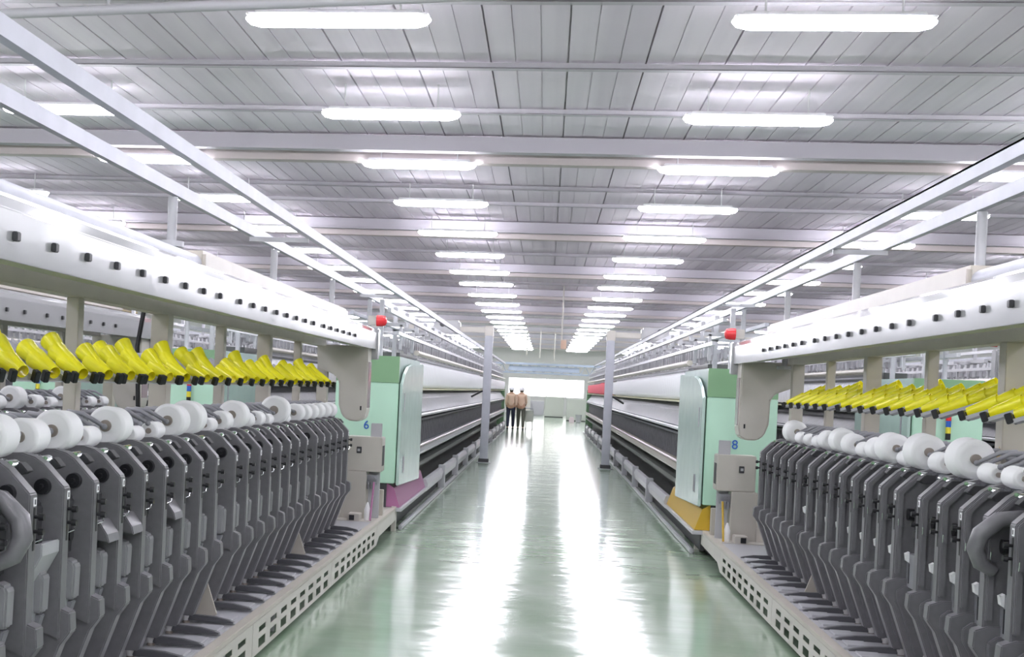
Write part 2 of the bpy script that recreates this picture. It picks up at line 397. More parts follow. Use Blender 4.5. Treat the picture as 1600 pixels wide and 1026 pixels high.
XL, XR = -1.74, 1.81
def unit_ys(first, gaps, n):
    out = []; g = 0
    for i in range(n):
        if i in gaps: g += .11
        out.append(first+.32*i+g)
    return out
LYS = [4.30-.32*k for k in (3, 2, 1)] + unit_ys(4.30, (9, 17), 23)
RYS = [5.33-.32*k for k in (5, 4, 3, 2, 1)] + unit_ys(5.33, (5, 13), 19)
LR = {1: .072, 2: .085, 3: .048, 4: .088, 5: .040, 6: .046, 7: .089, 8: .097, 9: .045, 10: .063, 11: .093, 12: .053, 13: .055, 14: .043, 15: .105, 16: .037, 17: .073, 18: .070, 19: .070, 20: .071, 21: .071, 22: .071}
RR = {0: .097, 1: .062, 2: .050, 3: .047, 4: .100, 5: .055, 6: .098, 7: .044, 8: .090, 9: .070, 10: .050, 11: .072, 12: .085, 13: .070, 14: .048, 15: .048, 16: .050, 17: .092}
NC_L = [3, 3, 2, 3, 2, 3, 3, 2, 3, 3, 3, 1, 2, 3, 2, 2, 3, 2, 3, 2, 3, 2, 3]
names_side = {'L': 'left', 'R': 'right'}
uf = [True]
def size_word(r): return 'full' if r > .08 else ('half wound' if r > .06 else 'small')
def place_unit(side, i, y, line, label):
    r = copy_tree(unit0, keep=None) if not uf[0] else unit0
    uf[0] = False
    x = (XL-2.15*line) if side == 'L' else (XR+2.15*line)
    r.location = (x, y, 0); r.rotation_euler.z = 0 if side == 'L' else PI
    tag(r, label, 'machine unit', 'grey winding units in a row'); return r
def to_world(side, x0, y0, lx, ly):
    return (x0+lx, y0+ly) if side == 'L' else (x0-lx, y0-ly)
def place_pkg(side, y, rad, line, label):
    x0 = (XL-2.15*line) if side == 'L' else (XR+2.15*line)
    p = pkg0 if not pkg_used[0] else copy_tree(pkg0); pkg_used[0] = True
    wx, wy = to_world(side, x0, y, -.20, .015)
    p.location = (wx, wy, 1.268+rad); p.rotation_euler.z = 0 if side == 'L' else PI
    p.scale = (rad, 1, rad); tag(p, label, 'yarn package', 'white yarn packages on the winding units')
def place_cone(side, y, s, line, label, dz=0, tilt=0):
    x0 = (XL-2.15*line) if side == 'L' else (XR+2.15*line)
    o = bpy.data.objects.new('yellow_cone', cone_me); C.objects.link(o)
    u = .4*s; lx = -.20-u*math.cos(CH_A)*math.cos(CH_B); ly = .02+u*math.cos(CH_A)*math.sin(CH_B); lz = 1.585+u*math.sin(CH_A)+dz
    wx, wy = to_world(side, x0, y, lx, ly)
    o.location = (wx, wy, lz)
    d = Vector((-math.cos(CH_A+tilt)*math.cos(CH_B), math.cos(CH_A+tilt)*math.sin(CH_B), math.sin(CH_A+tilt)))
    if side == 'R': d.x = -d.x; d.y = -d.y
    o.rotation_euler = d.to_track_quat('Z', 'Y').to_euler()
    tag(o, label, 'cone', 'empty yellow cones in the chutes')
for side, ys, first_i, RD in (('L', LYS, -3, LR), ('R', RYS, -5, RR)):
    sn = names_side[side]
    for k, y in enumerate(ys):
        i = first_i+k
        if i >= 0: lab = 'grey upright winding unit in the front %s row, %s from the near edge' % (sn, ORD[i])
        else: lab = 'grey winding unit of the front %s row nearest the camera, %s before the frame edge' % (sn, ORD[-i-1])
        place_unit(side, i, y, 0, lab)
        where = ('over the %s unit from the near edge' % ORD[i]) if i >= 0 else ('%s before the frame edge' % ORD[-i-1])
        rad = RD.get(i, (.08 if (side, i) != ('R', 18) and (side, i) != ('L', 0) else None) if i < 0 or i == 0 else None)
        if rad is None and side == 'L' and i == 0: rad = .084
        if rad: place_pkg(side, y, rad, 0, '%s white yarn package, %s row, on the %s unit' % (size_word(rad), sn, ORD[i] if i >= 0 else ORD[-i-1]+' out-of-frame'))
        n = NC_L[i % 23] if side == 'L' else (3 if i % 3 else 4)
        for q in range(n):
            if i < 0 and side == 'L' and q > 1: continue
            jit = rnd.uniform(-.01, .01); rs = .075 if side == 'L' else .085
            place_cone(side, y, (q*rs+(.0 if q == 0 else jit))/.4, 0,
                       'yellow paper cone, %s in the chute of the %s %s unit' % (['bottom', 'second', 'third', 'fourth', 'top'][q], sn, ORD[i] if i >= 0 else ORD[-i-1]+' hidden'), dz=.002*q, tilt=(rnd.uniform(.05, .28)*q if side == 'L' and q else 0))
# second row of winders behind the first on both sides: units whose tops show
for side, ys in (('L', LYS[-12:]), ('R', RYS[-12:])):
    for k, y in enumerate(ys):
        place_unit(side, k, y, 1, 'grey winding unit in the second %s row, %s from its far end' % (names_side[side], ORD[len(ys)-1-k]))
        if rnd.random() < .85:
            rad = rnd.choice([.05, .06, .09, .095, .05])
            place_pkg(side, y, rad, 1, '%s white package in the second %s row, %s from its far end' % (size_word(rad), names_side[side], ORD[len(ys)-1-k]))
# grey curved suction arms swung forward on two units
for side, y, nm in (('L', 3.98, 'near left'), ('R', 5.33+.32, 'near right')):
    x0 = XL if side == 'L' else XR
    sg = 1 if side == 'L' else -1
    mb = MB().tube([(x0-.20*sg, y+.1*sg, 1.18), (x0-.10*sg, y+.1*sg, 1.175), (x0-.02*sg, y+.1*sg, 1.16), (x0+.045*sg, y+.1*sg, 1.10), (x0+.06*sg, y+.09*sg, 1.04), (x0+.035*sg, y+.08*sg, .98), (x0-.02*sg, y+.07*sg, .95)], [.026, .03, .034, .036, .036, .032, .026], 16)
    o = mb.obj('suction_pipe', 'grey', smooth=.8); tag(o, 'grey curved suction pipe swung forward between two %s winding units' % nm, 'pipe')
for i, y in enumerate((4.30+.32, 4.30+.96, 4.30+1.28, 4.30+1.92)):
    mb = MB()
    if i == 0: mb.prism([(XL-.08, .80), (XL-.01, .93), (XL-.01, .975), (XL-.08, .96)], y-.20, y-.03)
    else: mb.prism([(XL-.09, .92), (XL+.01, .90), (XL-.0, .935), (XL-.04, .99), (XL-.09, .98)], y-.17, y-.03)
    tag(mb.obj('suction_nozzle', 'grey' if i else 'lightgrey', bevel=.004), ['flat grey yarn box tilted out in front of the second left unit', 'dark grey nozzle flap before the fourth left unit', 'dark grey nozzle flap before the fifth left unit', 'dark grey nozzle flap before the seventh left unit'][i], 'nozzle')

# ------------------------------------------------------------------ winder frame (local x: 0 = unit front plane, + = aisle; y = world distance for the left; built per side)
def slot_panel(mb, x, y0, y1, z0, z1, th, ncol, sgn):
    """perforated kick panel: two rows of slots, real openings"""
    m0 = (y1-y0)*.035; pitch = (y1-y0-2*m0)/ncol
    ycuts = [y0]
    for k in range(ncol): ycuts += [y0+m0+pitch*(k+.2), y0+m0+pitch*(k+.8)]
    ycuts += [y1]
    h = z1-z0; zc = [z0, z0+.14*h, z0+.42*h, z0+.60*h, z0+.77*h, z1]
    for a in range(len(ycuts)-1):
        hole = a % 2 == 1
        if not hole: mb.box(x, x-th, ycuts[a], ycuts[a+1], z0, z1)
        else:
            for zz in (0, 2, 4): mb.box(x, x-th, ycuts[a], ycuts[a+1], zc[zz], zc[zz+1])
def make_frame(side, line, y_s, y_e, sec, unit_y, label, full=True):
    """built in local coords for side L (x = world X - XL), mirrored for R"""
    s = 1 if side == 'L' else -1
    x0 = (XL-2.15*line) if side == 'L' else (XR+2.15*line)
    r = empty('winder_frame', (x0, 0, 0), 0, label, 'machine frame')
    def B(): return MB()
    def fl(prof): return [(s*a, b) for a, b in prof]
    def bx(mb, a, b, *k): return mb.box(s*a, s*b, *k)
    ye = y_e
    # header beam
    MBb = B().prism(fl([(.08, 1.925), (.085, 2.085), (.06, 2.125), (.0, 2.155), (-.30, 2.165), (-.30, 1.99), (.05, 1.95)]), y_s, ye)
    MBb.obj('header_beam', 'white', r, bevel=.004)
    bx(B(), -.04, .045, y_s, ye-.3, 1.935, 1.952).obj('beam_shade_strip', 'beam_shade', r)  # greenish strip added in place of the shadow band under the beam
    bx(B(), -.46, -.36, y_s, ye-.3, 1.93, 2.05).obj('rear_rail', 'beige', r, bevel=.004)
    # bolts
    bm_ = MB().box(0, s*.018, -.016, .016, -.015, .015).mesh('bolt', 'dark', bevel=.003)
    for y in unit_y:
        for q in (0,):
            o = bpy.data.objects.new('bolt', bm_); C.objects.link(o); o.parent = r; o.location = (s*.083, y, 2.005)
    # end cap of the beam and hood
    bx(B(), -.06, .10, ye-.02, ye+.10, 1.83, 2.135).obj('beam_end_cap', 'white', r, bevel=.01)
    hd = fl([(.04, 1.95), (.045, 1.34), (.03, 1.26), (-.03, 1.225), (-.13, 1.23), (-.19, 1.28), (-.225, 1.38), (-.23, 1.60), (-.27, 1.66), (-.44, 1.73), (-.46, 1.95)])
    h = B().prism(hd, ye-.28, ye-.02).obj('hood', 'cream', r, bevel=.012)
    bx(B(), -.015, .0, ye-.285, ye-.279, 1.335, 1.375).obj('latch', 'black', h)
    bx(B(), .042, .05, ye-.23, ye-.06, 1.36, 1.80).obj('window_panel', 'glasspanel', h)
    # control box with stand
    cb = bx(B(), -.20, .16, ye+.15, ye+.42, .72, 1.065).obj('control_box', 'cream', r, bevel=.008)
    bx(B(), -.09, -.04, ye+.142, ye+.15, .90, .965).obj('isolator_switch', 'dark', cb, bevel=.003)
    bx(B(), -.08, -.055, ye+.135, ye+.142, .92, .945).obj('switch_handle', 'lightgrey', cb)
    bx(B(), .161, .163, ye+.2, ye+.36, .78, .98).obj('door_gap', 'dark', cb)
    bx(B(), -.22, .02, ye+.13, ye+.44, .25, .72).obj('control_stand', 'cream', r, bevel=.006)
    B().prism(fl([(-.22, .72), (-.30, .30), (-.34, .25), (-.22, .25)]), ye+.10, ye+.42).obj('side_cheek', 'cream', r, bevel=.004)
    bx(B(), .03, .14, ye+.25, ye+.29, .25, 1.20).obj('upright_plate', 'lightgrey', r, bevel=.004)
    # recess fittings
    pv = B(); bx(pv, .02, .12, ye+.18, ye+.24, .60, .69)
    for k in range(3): pv.cyl((s*(.04+.03*k), ye+.17, .62), (s*(.04+.03*k), ye+.17, .55), .012, n=10).cyl((s*(.04+.03*k), ye+.175, .655), (s*(.04+.03*k), ye+.16, .655), .014, n=10)
    pv.obj('pressure_gauges', 'midgrey', r, smooth=.7)
    B().lathe([(.02, .25), (.028, .26), (.03, .36), (.018, .40), (.008, .43)], (s*.06, ye+.02, 0), 'z', 14).obj('oil_bottle', 'yarn', r, smooth=.8)
    col = 'purple' if side == 'L' else 'ochre'
    B().cyl((s*.10, ye-.05, .262), (s*.10, ye+.12, .62), .010, n=10).obj('air_tube', col, r, smooth=.8)
    bx(B(), .06, .15, ye+.50, ye+.58, .25, .52).obj('bracket_block', 'beige', r, bevel=.004)
    bx(B(), -.12, .0, ye-.10, ye+.10, .25, .32).obj('terminal_box', 'cream', r, bevel=.006)
    bx(B(), -.10, -.05, ye-.108, ye-.10, .26, .31).obj('socket', 'black', r)
    # deck, kick panels, feet
    bx(B(), -.44, .125, y_s, ye+.6, .222, .25).obj('deck', 'lightgrey', r)
    px = .185
    bx(B(), .125, px, y_s, ye+1.5, .228, .258).obj('ledge', 'beige', r, bevel=.003)
    bx(B(), -.44, .125, ye-.1, ye+1.5, .236, .256).obj('end_deck', 'cream', r)
    for a, b in zip(sec[:-1], sec[1:]):
        mb = MB(); slot_panel(mb, px*s, a+.004, b-.004, .035, .228, .004*s, 8, s); mb.obj('kick_panel', 'cream', r)
    e = sec[-1]
    B().prism([(e+.006, .035), (e+.006, .228), (ye+1.5, .228), (ye+1.5, .125), (e+.2, .10)], s*px, s*(px-.004), 'x').obj('kick_panel', 'cream', r)
    bx(B(), px-.05, px, ye+1.45, ye+1.53, .0, .27).obj('foot', 'cream', r)
    for y in (sec[1], sec[2], sec[2]+1.3): B().cyl((s*(px-.1), y-.3, 0), (s*(px-.1), y-.3, .22), .02, n=10).obj('foot', 'lightgrey', r)
    # gussets at the section joints
    for y in sec[1:-1]:
        B().prism(fl([(-.02, .262), (-.19, .262), (-.19, .62), (-.14, .60)]), y-.012, y+.004).obj('gusset_plate', 'beige', r)
    # dark sheet added as shade in the unit gaps; posts, pipe, long cover
    bx(B(), -.50, -.44, y_s, ye-.1, .20, 1.22).obj('gap_shade_sheet', 'dark', r)
    for y in sec[1:]: bx(B(), -.46, -.36, y-.05, y+.05, 1.22, 1.93).obj('section_post', 'beige', r, bevel=.003)
    for y in sec[:-1]:
        bx(B(), -.44, -.38, y+1.30, y+1.37, 1.22, 1.93).obj('post', 'beige', r, bevel=.003)
    B().cyl((s*-.25, y_s, 2.225), (s*-.25, sec[-3]+.0, 2.225), .052, n=16).obj('air_pipe', 'steel', r, smooth=.8)
    bx(B(), -.34, -.18, sec[-3], ye-.2, 2.17, 2.30).obj('cable_cover', 'beige', r, bevel=.02)
    # beacon on its box
    b = bx(B(), -.02, .06, ye+.05, ye+.15, 2.17, 2.26).obj('beacon_box', 'cream', r, bevel=.005)
    B().lathe([(.055, 0), (.056, .05), (.045, .085), (.02, .10)], (s*.06, ye+.1, 2.215), 'x', 18) if 0 else None
    bb = MB(); L = [(.056, 0), (.056, .05), (.048, .085), (.02, .10)]
    bb.lathe([(q, s*t) for q, t in L], (s*.06, ye+.1, 2.215), 'x', 18); bb.obj('beacon', 'red', b, smooth=.7)
    return r
Ys = unit_ys(4.30, (9, 17), 23)
LB = [4.30-.32*k for k in (3, 2, 1)]+Ys
secL = [4.38, 7.08, 9.78, 12.45]; secR = [3.94, 6.64, 9.36, 12.06]
make_frame('L', 0, 2.6, 12.6, [1.68]+secL, [y-.45 for y in LB[2:]], 'white and cream frame carrying the front left row of winding units')
make_frame('R', 0, 2.6, 12.6, [1.24]+secR, [y-.45 for y in RYS[3:]], 'white and cream frame carrying the front right row of winding units')
make_frame('L', 1, 5.0, 12.3, [4.38, 7.08, 9.78, 12.45], [y-.45 for y in LYS[-14:]], 'cream winder frame of the second row left, seen behind the yellow cones')
make_frame('R', 1, 5.0, 12.0, [3.94, 6.64, 9.36, 12.06], [y-.45 for y in RYS[-14:]], 'cream winder frame of the second row right, seen behind the yellow cones')

# ------------------------------------------------------------------ ring spinning frames
def text_mesh(s, size, m):
    cu = bpy.data.curves.new('t', 'FONT'); cu.body = s; cu.size = size; cu.extrude = .002; cu.align_x = 'CENTER'
    o = bpy.data.objects.new('t', cu); C.objects.link(o)
    me = bpy.data.meshes.new_from_object(o); bpy.data.objects.remove(o); bpy.data.curves.remove(cu)
    me.materials.clear(); me.materials.append(M[m]); return me
def make_ring(side, line, y0, L, label, skirt, sign=None):
    s = 1 if side == 'L' else -1
    x0 = (-1.57-2.15*line) if side == 'L' else (1.60+2.15*line)
    r = empty('spinning_frame', (x0, y0, 0), 0, label, 'spinning machine')
    def bx(mb, a, b, *k): return mb.box(s*a, s*b, *k)
    def B(): return MB()
    D = 2.35
    cb = bx(B(), -.70, -.012, 0, D, .52, 1.61).obj('end_cabinet', 'mint', r, bevel=.008)
    tb = bx(B(), -.70, -.012, 0, .05, 1.612, 1.90).obj('upper_panel', 'green', r)
    bx(B(), -.70, -.02, .05, D, 1.612, 1.90).obj('cabinet_top', 'mintdoor', r, bevel=.006)
    dr = B().prism([(.02, .50), (.02, 1.60), (.25, 1.72), (.55, 1.80), (.9, 1.83), (D, 1.86), (D, .42)], s*.0, s*.03, 'x').obj('cabinet_door', 'mintdoor', r, bevel=.008)
    bx(B(), .03, .034, .35, .5, .62, .80).obj('vent_grille', 'midgrey', dr)
    bx(B(), .03, .034, .25, .31, 1.3, 1.5).obj('door_handle', 'midgrey', dr)
    bx(B(), -.60, -.10, .05, D, .02, .52).obj('cabinet_base', 'dark', r)
    B().prism([(s*-.10, .52), (s*-.02, .47), (s*.05, .26), (s*-.10, .26)], .06, 3.1).obj('base_skirt', skirt, r)
    bx(B(), -.10, .075, .0, 3.6, .22, .255).obj('base_ledge', 'lightgrey', r)
    bx(B(), -.06, -.02, .1, L, .05, .22).obj('dark_toe_board', 'dark', r)
    bx(B(), .03, .07, .2, L, .0, .055).obj('floor_rail', 'lightgrey', r, bevel=.01)
    # signal tower on near face
    st = B(); xx = s*-.35
    for k, mm in enumerate(('black', 'amber', 'blue', 'red')): st.m(k).cyl((xx, -.05, 1.28+.065*k), (xx, -.05, 1.345+.065*k), .026, n=14)
    if line: st.obj('signal_tower', ['black', 'amber', 'blue', 'red'], r, smooth=.7)
    if sign:
        me = text_mesh(sign, .13, 'blue'); o = bpy.data.objects.new('number_sign', me); C.objects.link(o); o.parent = r
        o.location = (-.345 if s > 0 else .30, -.006, 1.10); o.rotation_euler = (PI/2, 0, 0)
    # long body
    bx(B(), -.55, -.28, D, L, .10, 2.0).obj('spindle_back', 'trough', r)
    lb = bx(B(), -.28, -.02, D, L, .54, .60)
    lb.obj('lower_trough', 'trough', r)
    B().prism([(s*-.28, .82), (s*.0, .80), (s*.01, .74), (s*-.02, .70), (s*-.28, .70)], D, L).obj('spindle_rail', 'beige' if side == 'R' else 'lightgrey', r)
    B().cyl((s*.012, D, .83), (s*.012, L, .83), .018, n=10).obj('pink_rail', 'pinkrail', r, smooth=.8)
    # cops: one corrugated dark bank
    cp = B(); y = D+.05
    n = int((L-D)/.14)
    for k in range(n):
        yy = D+.07+.14*k
        cp.box(s*-.20, s*-.12, yy-.045, yy+.045, .82, 1.13)
    cp.obj('cop_bank', 'midgrey2', r)
    B().prism([(s*-.20, 1.135), (s*-.06, 1.13), (s*-.05, 1.16), (s*-.2, 1.20)], D, L).obj('separator_rail', 'draft', r)
    B().cyl((s*-.03, D, 1.215), (s*-.03, L, 1.215), .025, n=10).obj('guide_tube', 'lightgrey', r, smooth=.8)
    B().prism([(s*-.06, 1.19), (s*-.02, 1.25), (s*-.16, 1.42), (s*-.20, 1.53), (s*-.28, 1.53), (s*-.28, 1.19)], D, L).obj('drafting_zone', 'draft', r)
    bx(B(), -.28, -.03, D, L, 1.535, 1.555).obj('yellow_strip', 'yline', r)
    B().cyl((s*-.06, D-.1, 2.0), (s*-.06, L, 2.0), .035, n=12).obj('creel_tube', 'beige', r, smooth=.8)
    bx(B(), -.12, -.06, D, L, 1.915, 1.935).obj('bobbin_rail', 'midgrey', r)
    # doffer boxes along the floor
    yy = 3.1; k = 0
    while yy < min(L, 34):
        q = B().prism([(s*.0, .36), (s*.06, .36), (s*.085, .30), (s*.065, .20), (s*.0, .20)], yy, yy+2.6); q.obj('doffer_box', 'lightgrey', r, bevel=.004)
        bx(B(), .0, .10, yy+2.7, yy+2.82, .055, .40).obj('doffer_bracket', 'lightgrey', r, bevel=.004)
        yy += 3.0
    # overhead creel
    for (x, z, t, mm) in ((-.10, 2.17, .02, 'lightgrey'), (-.30, 2.30, .025, 'lightgrey'), (-.55, 2.17, .02, 'lightgrey'), (-.62, 2.38, .02, 'steel'), (-.2, 2.42, .022, 'lightgrey')):
        bx(B(), x-t, x+t, .4, L, z-t, z+t).obj('creel_rail', mm, r)
    yy = .8
    while yy < L:
        q = bx(B(), -.36, -.31, yy, yy+.05, 1.9, 2.56); bx(q, -.68, -.04, yy, yy+.04, 2.26, 2.30); bx(q, -.12, -.09, yy, yy+.03, 2.0, 2.28)
        q.obj('creel_post', 'lightgrey', r); yy += 1.35
    hg = B(); yy = D; k = 0
    def one(q, y): q.box(s*-.27, s*-.23, y, y+.10, 2.08, 2.26); q.box(s*-.50, s*-.23, y+.04, y+.06, 2.14, 2.16); q.box(s*-.50, s*-.46, y, y+.10, 2.08, 2.2); return q
    hm = one(B(), 0).mesh('bobbin_hanger', 'lightgrey')
    while yy < L:
        if line == 0 and k < 60:
            o = bpy.data.objects.new('bobbin_hanger', hm); C.objects.link(o); o.parent = r; o.location = (0, yy, 0)
        else: one(hg, yy)
        yy += .28; k += 1
    tag(hg.obj('bobbin_hangers', 'lightgrey', r), kind='stuff')
    # green end
    bx(B(), -.6, -.02, L, L+.5, .0, 1.7).obj('tail_cabinet', 'green', r, bevel=.01)
    return r
M['trough'] = mat('trough_grey', (.10, .105, .10), .4)
M['draft'] = mat('drafting_grey', (.085, .085, .105), .45, noise=(14, .4))
M['midgrey2'] = mat('dark_cop_grey', (.13, .13, .145), .6, noise=(9, .5))
make_ring('L', 0, 14.0, 37.0, 'mint green spinning frame left of the aisle with purple skirt', 'purple', '6')
make_ring('R', 0, 13.45, 39.0, 'mint green spinning frame right of the aisle with yellow skirt', 'ochre', '8')
make_ring('L', 1, 14.6, 37.0, 'second mint green spinning frame left of the aisle, behind the first', 'purple')
make_ring('R', 1, 14.1, 37.0, 'second mint green spinning frame right of the aisle, behind the first', 'ochre')
for ln in (2, 3):
    for side, nm in (('L', 'left'), ('R', 'right')):
        make_ring(side, ln, 14.8+ln*.3, 36.0, '%s spinning frame %s of the aisle, mostly hidden behind the nearer ones' % (ORD[ln], nm), 'purple')

# roving bobbins hung in the front spinning frames
def bob_mesh(m): return MB().lathe([(.02, -.02), (.045, .0), (.064, .03), (.064, .27), (.045, .30), (.015, .31), (.012, .335)], (0, 0, 0), 'z', 14).mesh('roving_bobbin', m, smooth=.7)
bw, br = bob_mesh('roving'), bob_mesh('pink')
def bobbins(side, x, ya, yb, me, label, group, cat='bobbin', cap=120):
    y = ya; k = 0
    while y < yb and k < cap:
        o = bpy.data.objects.new('roving_bobbin', me); C.objects.link(o); o.location = (x, y, 1.582); tag(o, label, cat, group); y += .134; k += 1
    return y
ya = bobbins('L', -1.66, 16.5, 51, bw, 'white roving bobbin hanging in the long row left of the aisle', 'white roving bobbins left')
def stuff_row(x, ya, yb, m, label):
    mb = MB(); y = ya
    while y < yb:
        mb.lathe([(.045, .0), (.064, .03), (.064, .27), (.045, .30)], (x, y, 1.582), 'z', 10); y += .134
    tag(mb.obj('roving_bobbins', m, smooth=.7), label, 'bobbins', kind='stuff')
stuff_row(-1.66, ya, 51, 'roving', 'far end of the white roving bobbin row left of the aisle')
yb = bobbins('R', 1.69, 15.95, 34, bw, 'white roving bobbin hanging in the long row right of the aisle', 'white roving bobbins right')
stuff_row(1.69, yb, 34, 'roving', 'far white roving bobbins of the right row next to the red ones')
yb = bobbins('R', 1.69, 34.1, 52, br, 'red roving bobbin hanging at the far end of the right spinning frame', 'red roving bobbins right', cap=55)
stuff_row(1.69, yb, 52, 'pink', 'far end of the red roving bobbin row on the right')
stuff_row(-3.88, 17, 30, 'roving', 'white roving bobbins hung in the second spinning frame left')
stuff_row(3.91, 17, 30, 'roving', 'white roving bobbins hung in the second spinning frame right')

# ------------------------------------------------------------------ overhead cleaner rails
def rails(side, line, label):
    s = 1 if side == 'L' else -1
    xa, xb = (-1.64, -2.05) if side == 'L' else (1.80, 2.14)
    off = (-2.15 if side == 'L' else 2.15)*line; z0 = 2.56 if side == 'L' else 2.60
    r = empty('cleaner_track', (xa+off, 0, 0), 0, label, 'track')
    MB().box(-.012, .03, 2, 51, z0, z0+.065).box(-.03*s, .012*s, 2, 51, z0+.055, z0+.065).obj('track_rail', 'steel', r)
    dx = xb-xa
    MB().box(dx-.018, dx+.018, 2, 51, z0+.01, z0+.08).obj('support_rail', 'steel', r)
    y = (6.85 if side == 'L' else 6.95)-2.66
    k = 0
    while y < 50:
        zb = 2.30 if y < 12.2 else 1.9
        MB().cyl((dx, y, zb), (dx, y, z0), .026, n=10).cyl((dx, y, zb-.01), (dx, y, zb+.02), .07, n=12).obj('post', 'lightgrey', r, smooth=.7)
        if k % 2 == 0: MB().box(min(0, dx), max(0, dx), y-.83, y-.81, z0-.03, z0).obj('cross_bracket', 'lightgrey', r)
        y += 2.66; k += 1
    return r
rails('L', 0, 'pair of pale steel rails running overhead above the left machine line')
rails('R', 0, 'pair of pale steel rails running overhead above the right machine line')
rails('L', 1, 'pale overhead rails above the second machine line on the left')
rails('R', 1, 'pale overhead rails above the second machine line on the right')

# ------------------------------------------------------------------ columns with gantry duct
def column(side):
    s = -1 if side == 'L' else 1
    x = -1.26 if side == 'L' else 1.31
    r = empty('duct_column', (x, 28.0, 0), 0, 'pale grey square column standing on the %s edge of the aisle carrying a duct' % names_side[side], 'column')
    MB().box(-.085, .085, -.085, .085, .015, 2.85).obj('shaft', 'steel', r, bevel=.02)
    MB().cyl((s*.08, -.1, 1.54), (s*.32, -.1, 1.40), .02, n=8).obj('lever', 'black', r)
    MB().box(-.11, .11, -.11, .11, 0, .09).obj('base_collar', 'dark', r, bevel=.01)
    MB().box(-.15, .15, -.13, .13, 0, .015).obj('base_plate', 'midgrey', r)
    MB().box(-.095, .095, -.095, .095, 2.70, 2.93).obj('head', 'cream', r, bevel=.02)
    MB().box(s*.09, s*3.6, -.06, .06, 2.78, 2.90).obj('duct', 'cream', r, bevel=.01)
    f = MB().box(s*.62, s*1.2, -.16, .16, 2.72, 3.02).obj('fan_box', 'white', r, bevel=.04)
    MB().cyl((s*1.0, -.165, 2.93), (s*1.0, -.16, 2.93), .06, n=16).obj('fan_hole', 'black', f)
column('L'); column('R')

# ceiling pipe, hanging sign pole
tag(MB().cyl((-4.9, 8.60, 4.0), (1.4, 7.75, 4.0), .034, n=14).cyl((-3, 8.344, 4.0), (-3, 8.344, ZC-.02), .008, n=6).cyl((-.5, 8.0, 4.0), (-.5, 8.0, ZC-.02), .008, n=6).obj('ceiling_pipe', 'lightgrey', smooth=.7), 'grey pipe crossing the top left corner just under the ceiling', 'pipe')
hp = empty('hanging_sign', (.36, 36, ZC-.02), 0, 'thin white pole dropping from the ceiling over the aisle with a small pinkish box', 'hanging sign')
MB().cyl((0, 0, 0), (0, 0, -1.7), .02, n=8).obj('pole', 'cream', hp)
MB().box(-.02, .13, -.05, .05, -1.72, -1.48).obj('sign_box', 'jacket', hp, bevel=.01)
for k, (x, y, ln) in enumerate(((-.95, 60, 1.3), (-.35, 60, 1.4), (.30, 60, 1.5))):
    tag(MB().cyl((x, y, ZC-.02), (x, y, ZC-ln), .025, n=8).obj('hanger_rod', 'cream'), 'thin rod hanging far down the hall, %s from the left' % ORD[k], 'rod')

# far cross structure
tr = empty('cross_gantry', (0, 66, 0), 0, 'blue grey cross gantry spanning the far end of the aisle', 'gantry')
MB().box(-3.5, 3.0, -.1, .1, 2.72, 2.85).box(-3.5, 3.0, -.1, .1, 2.42, 2.52).obj('girder', 'blueg', tr) if 'blueg' in M else None
M['blueg'] = mat('blue_grey_steel', (.30, .35, .44), .5)
MB().box(-3.5, 3.0, -.1, .1, 2.86, 2.96).box(-3.5, 3.0, -.1, .1, 2.42, 2.50).obj('girder', 'blueg', tr)
q = MB()
for k in range(14): x = -3.4+.46*k; q.cyl((x, 0, 2.46), (x+.23, 0, 2.9), .02, n=6).cyl((x+.23, 0, 2.9), (x+.46, 0, 2.46), .02, n=6)
q.box(-1.9, 1.6, -.05, .05, 2.55, 2.80)
q.obj('lattice', 'blueg', tr)
for x in (-3.4, 2.9): MB().box(x-.06, x+.06, -.06, .06, 0, 2.42).obj('gantry_leg', 'blueg', tr)

# things at the far end
tag(MB().box(-1.9, -1.0, 84, 84.8, 0, 1.2).box(-1.9, -1.0, 84.02, 84.78, 1.2, 1.24).obj('storage_crate', 'cream', bevel=.02), 'pale grey crate under the far windows behind the people', 'crate')
tag(MB().box(-.95, -.1, 85, 85.9, 0, .92).obj('storage_crate', 'lightgrey', bevel=.02), 'low pale crate beside the tall one under the far windows', 'crate')
def cabinet(x0, x1, y, h, m, label):
    r = empty('far_cabinet', ((x0+x1)/2, y, 0), 0, label, 'cabinet'); w = (x1-x0)/2
    MB().box(-w, w, 0, .8, .05, h).obj('body', m, r, bevel=.01)
    for a, b in ((-w+.03, -.01), (.01, w-.03)): MB().box(a, b, -.02, 0, .15, h-.06).obj('door', m, r, bevel=.005)
    MB().box(-w+.02, w-.02, .02, .78, 0, .05).obj('plinth', 'dark', r)
M['greige'] = mat('greenish_grey', (.45, .47, .42), .5)
cabinet(-.05, 1.1, 80, 1.25, 'greige', 'greenish grey metal cabinet in the middle under the far windows')
cabinet(1.15, 2.25, 72, 1.2, 'greige', 'greenish grey metal cabinet at the right end of the aisle')
tag(MB().box(1.25, 1.5, 68, 68.3, 0, .25).box(1.28, 1.47, 68.03, 68.27, .25, .3).obj('small_box', 'pinkrail', bevel=.01), 'small reddish box on the floor at the far right of the aisle', 'box')
tag(MB().lathe([(.08, 0), (.14, .02), (.16, .4), (.17, .42), (.13, .42)], (1.75, 69, 0), 'z', 16).obj('white_bin', 'white', smooth=.6), 'white bin on the floor before the far right cabinet', 'bin')

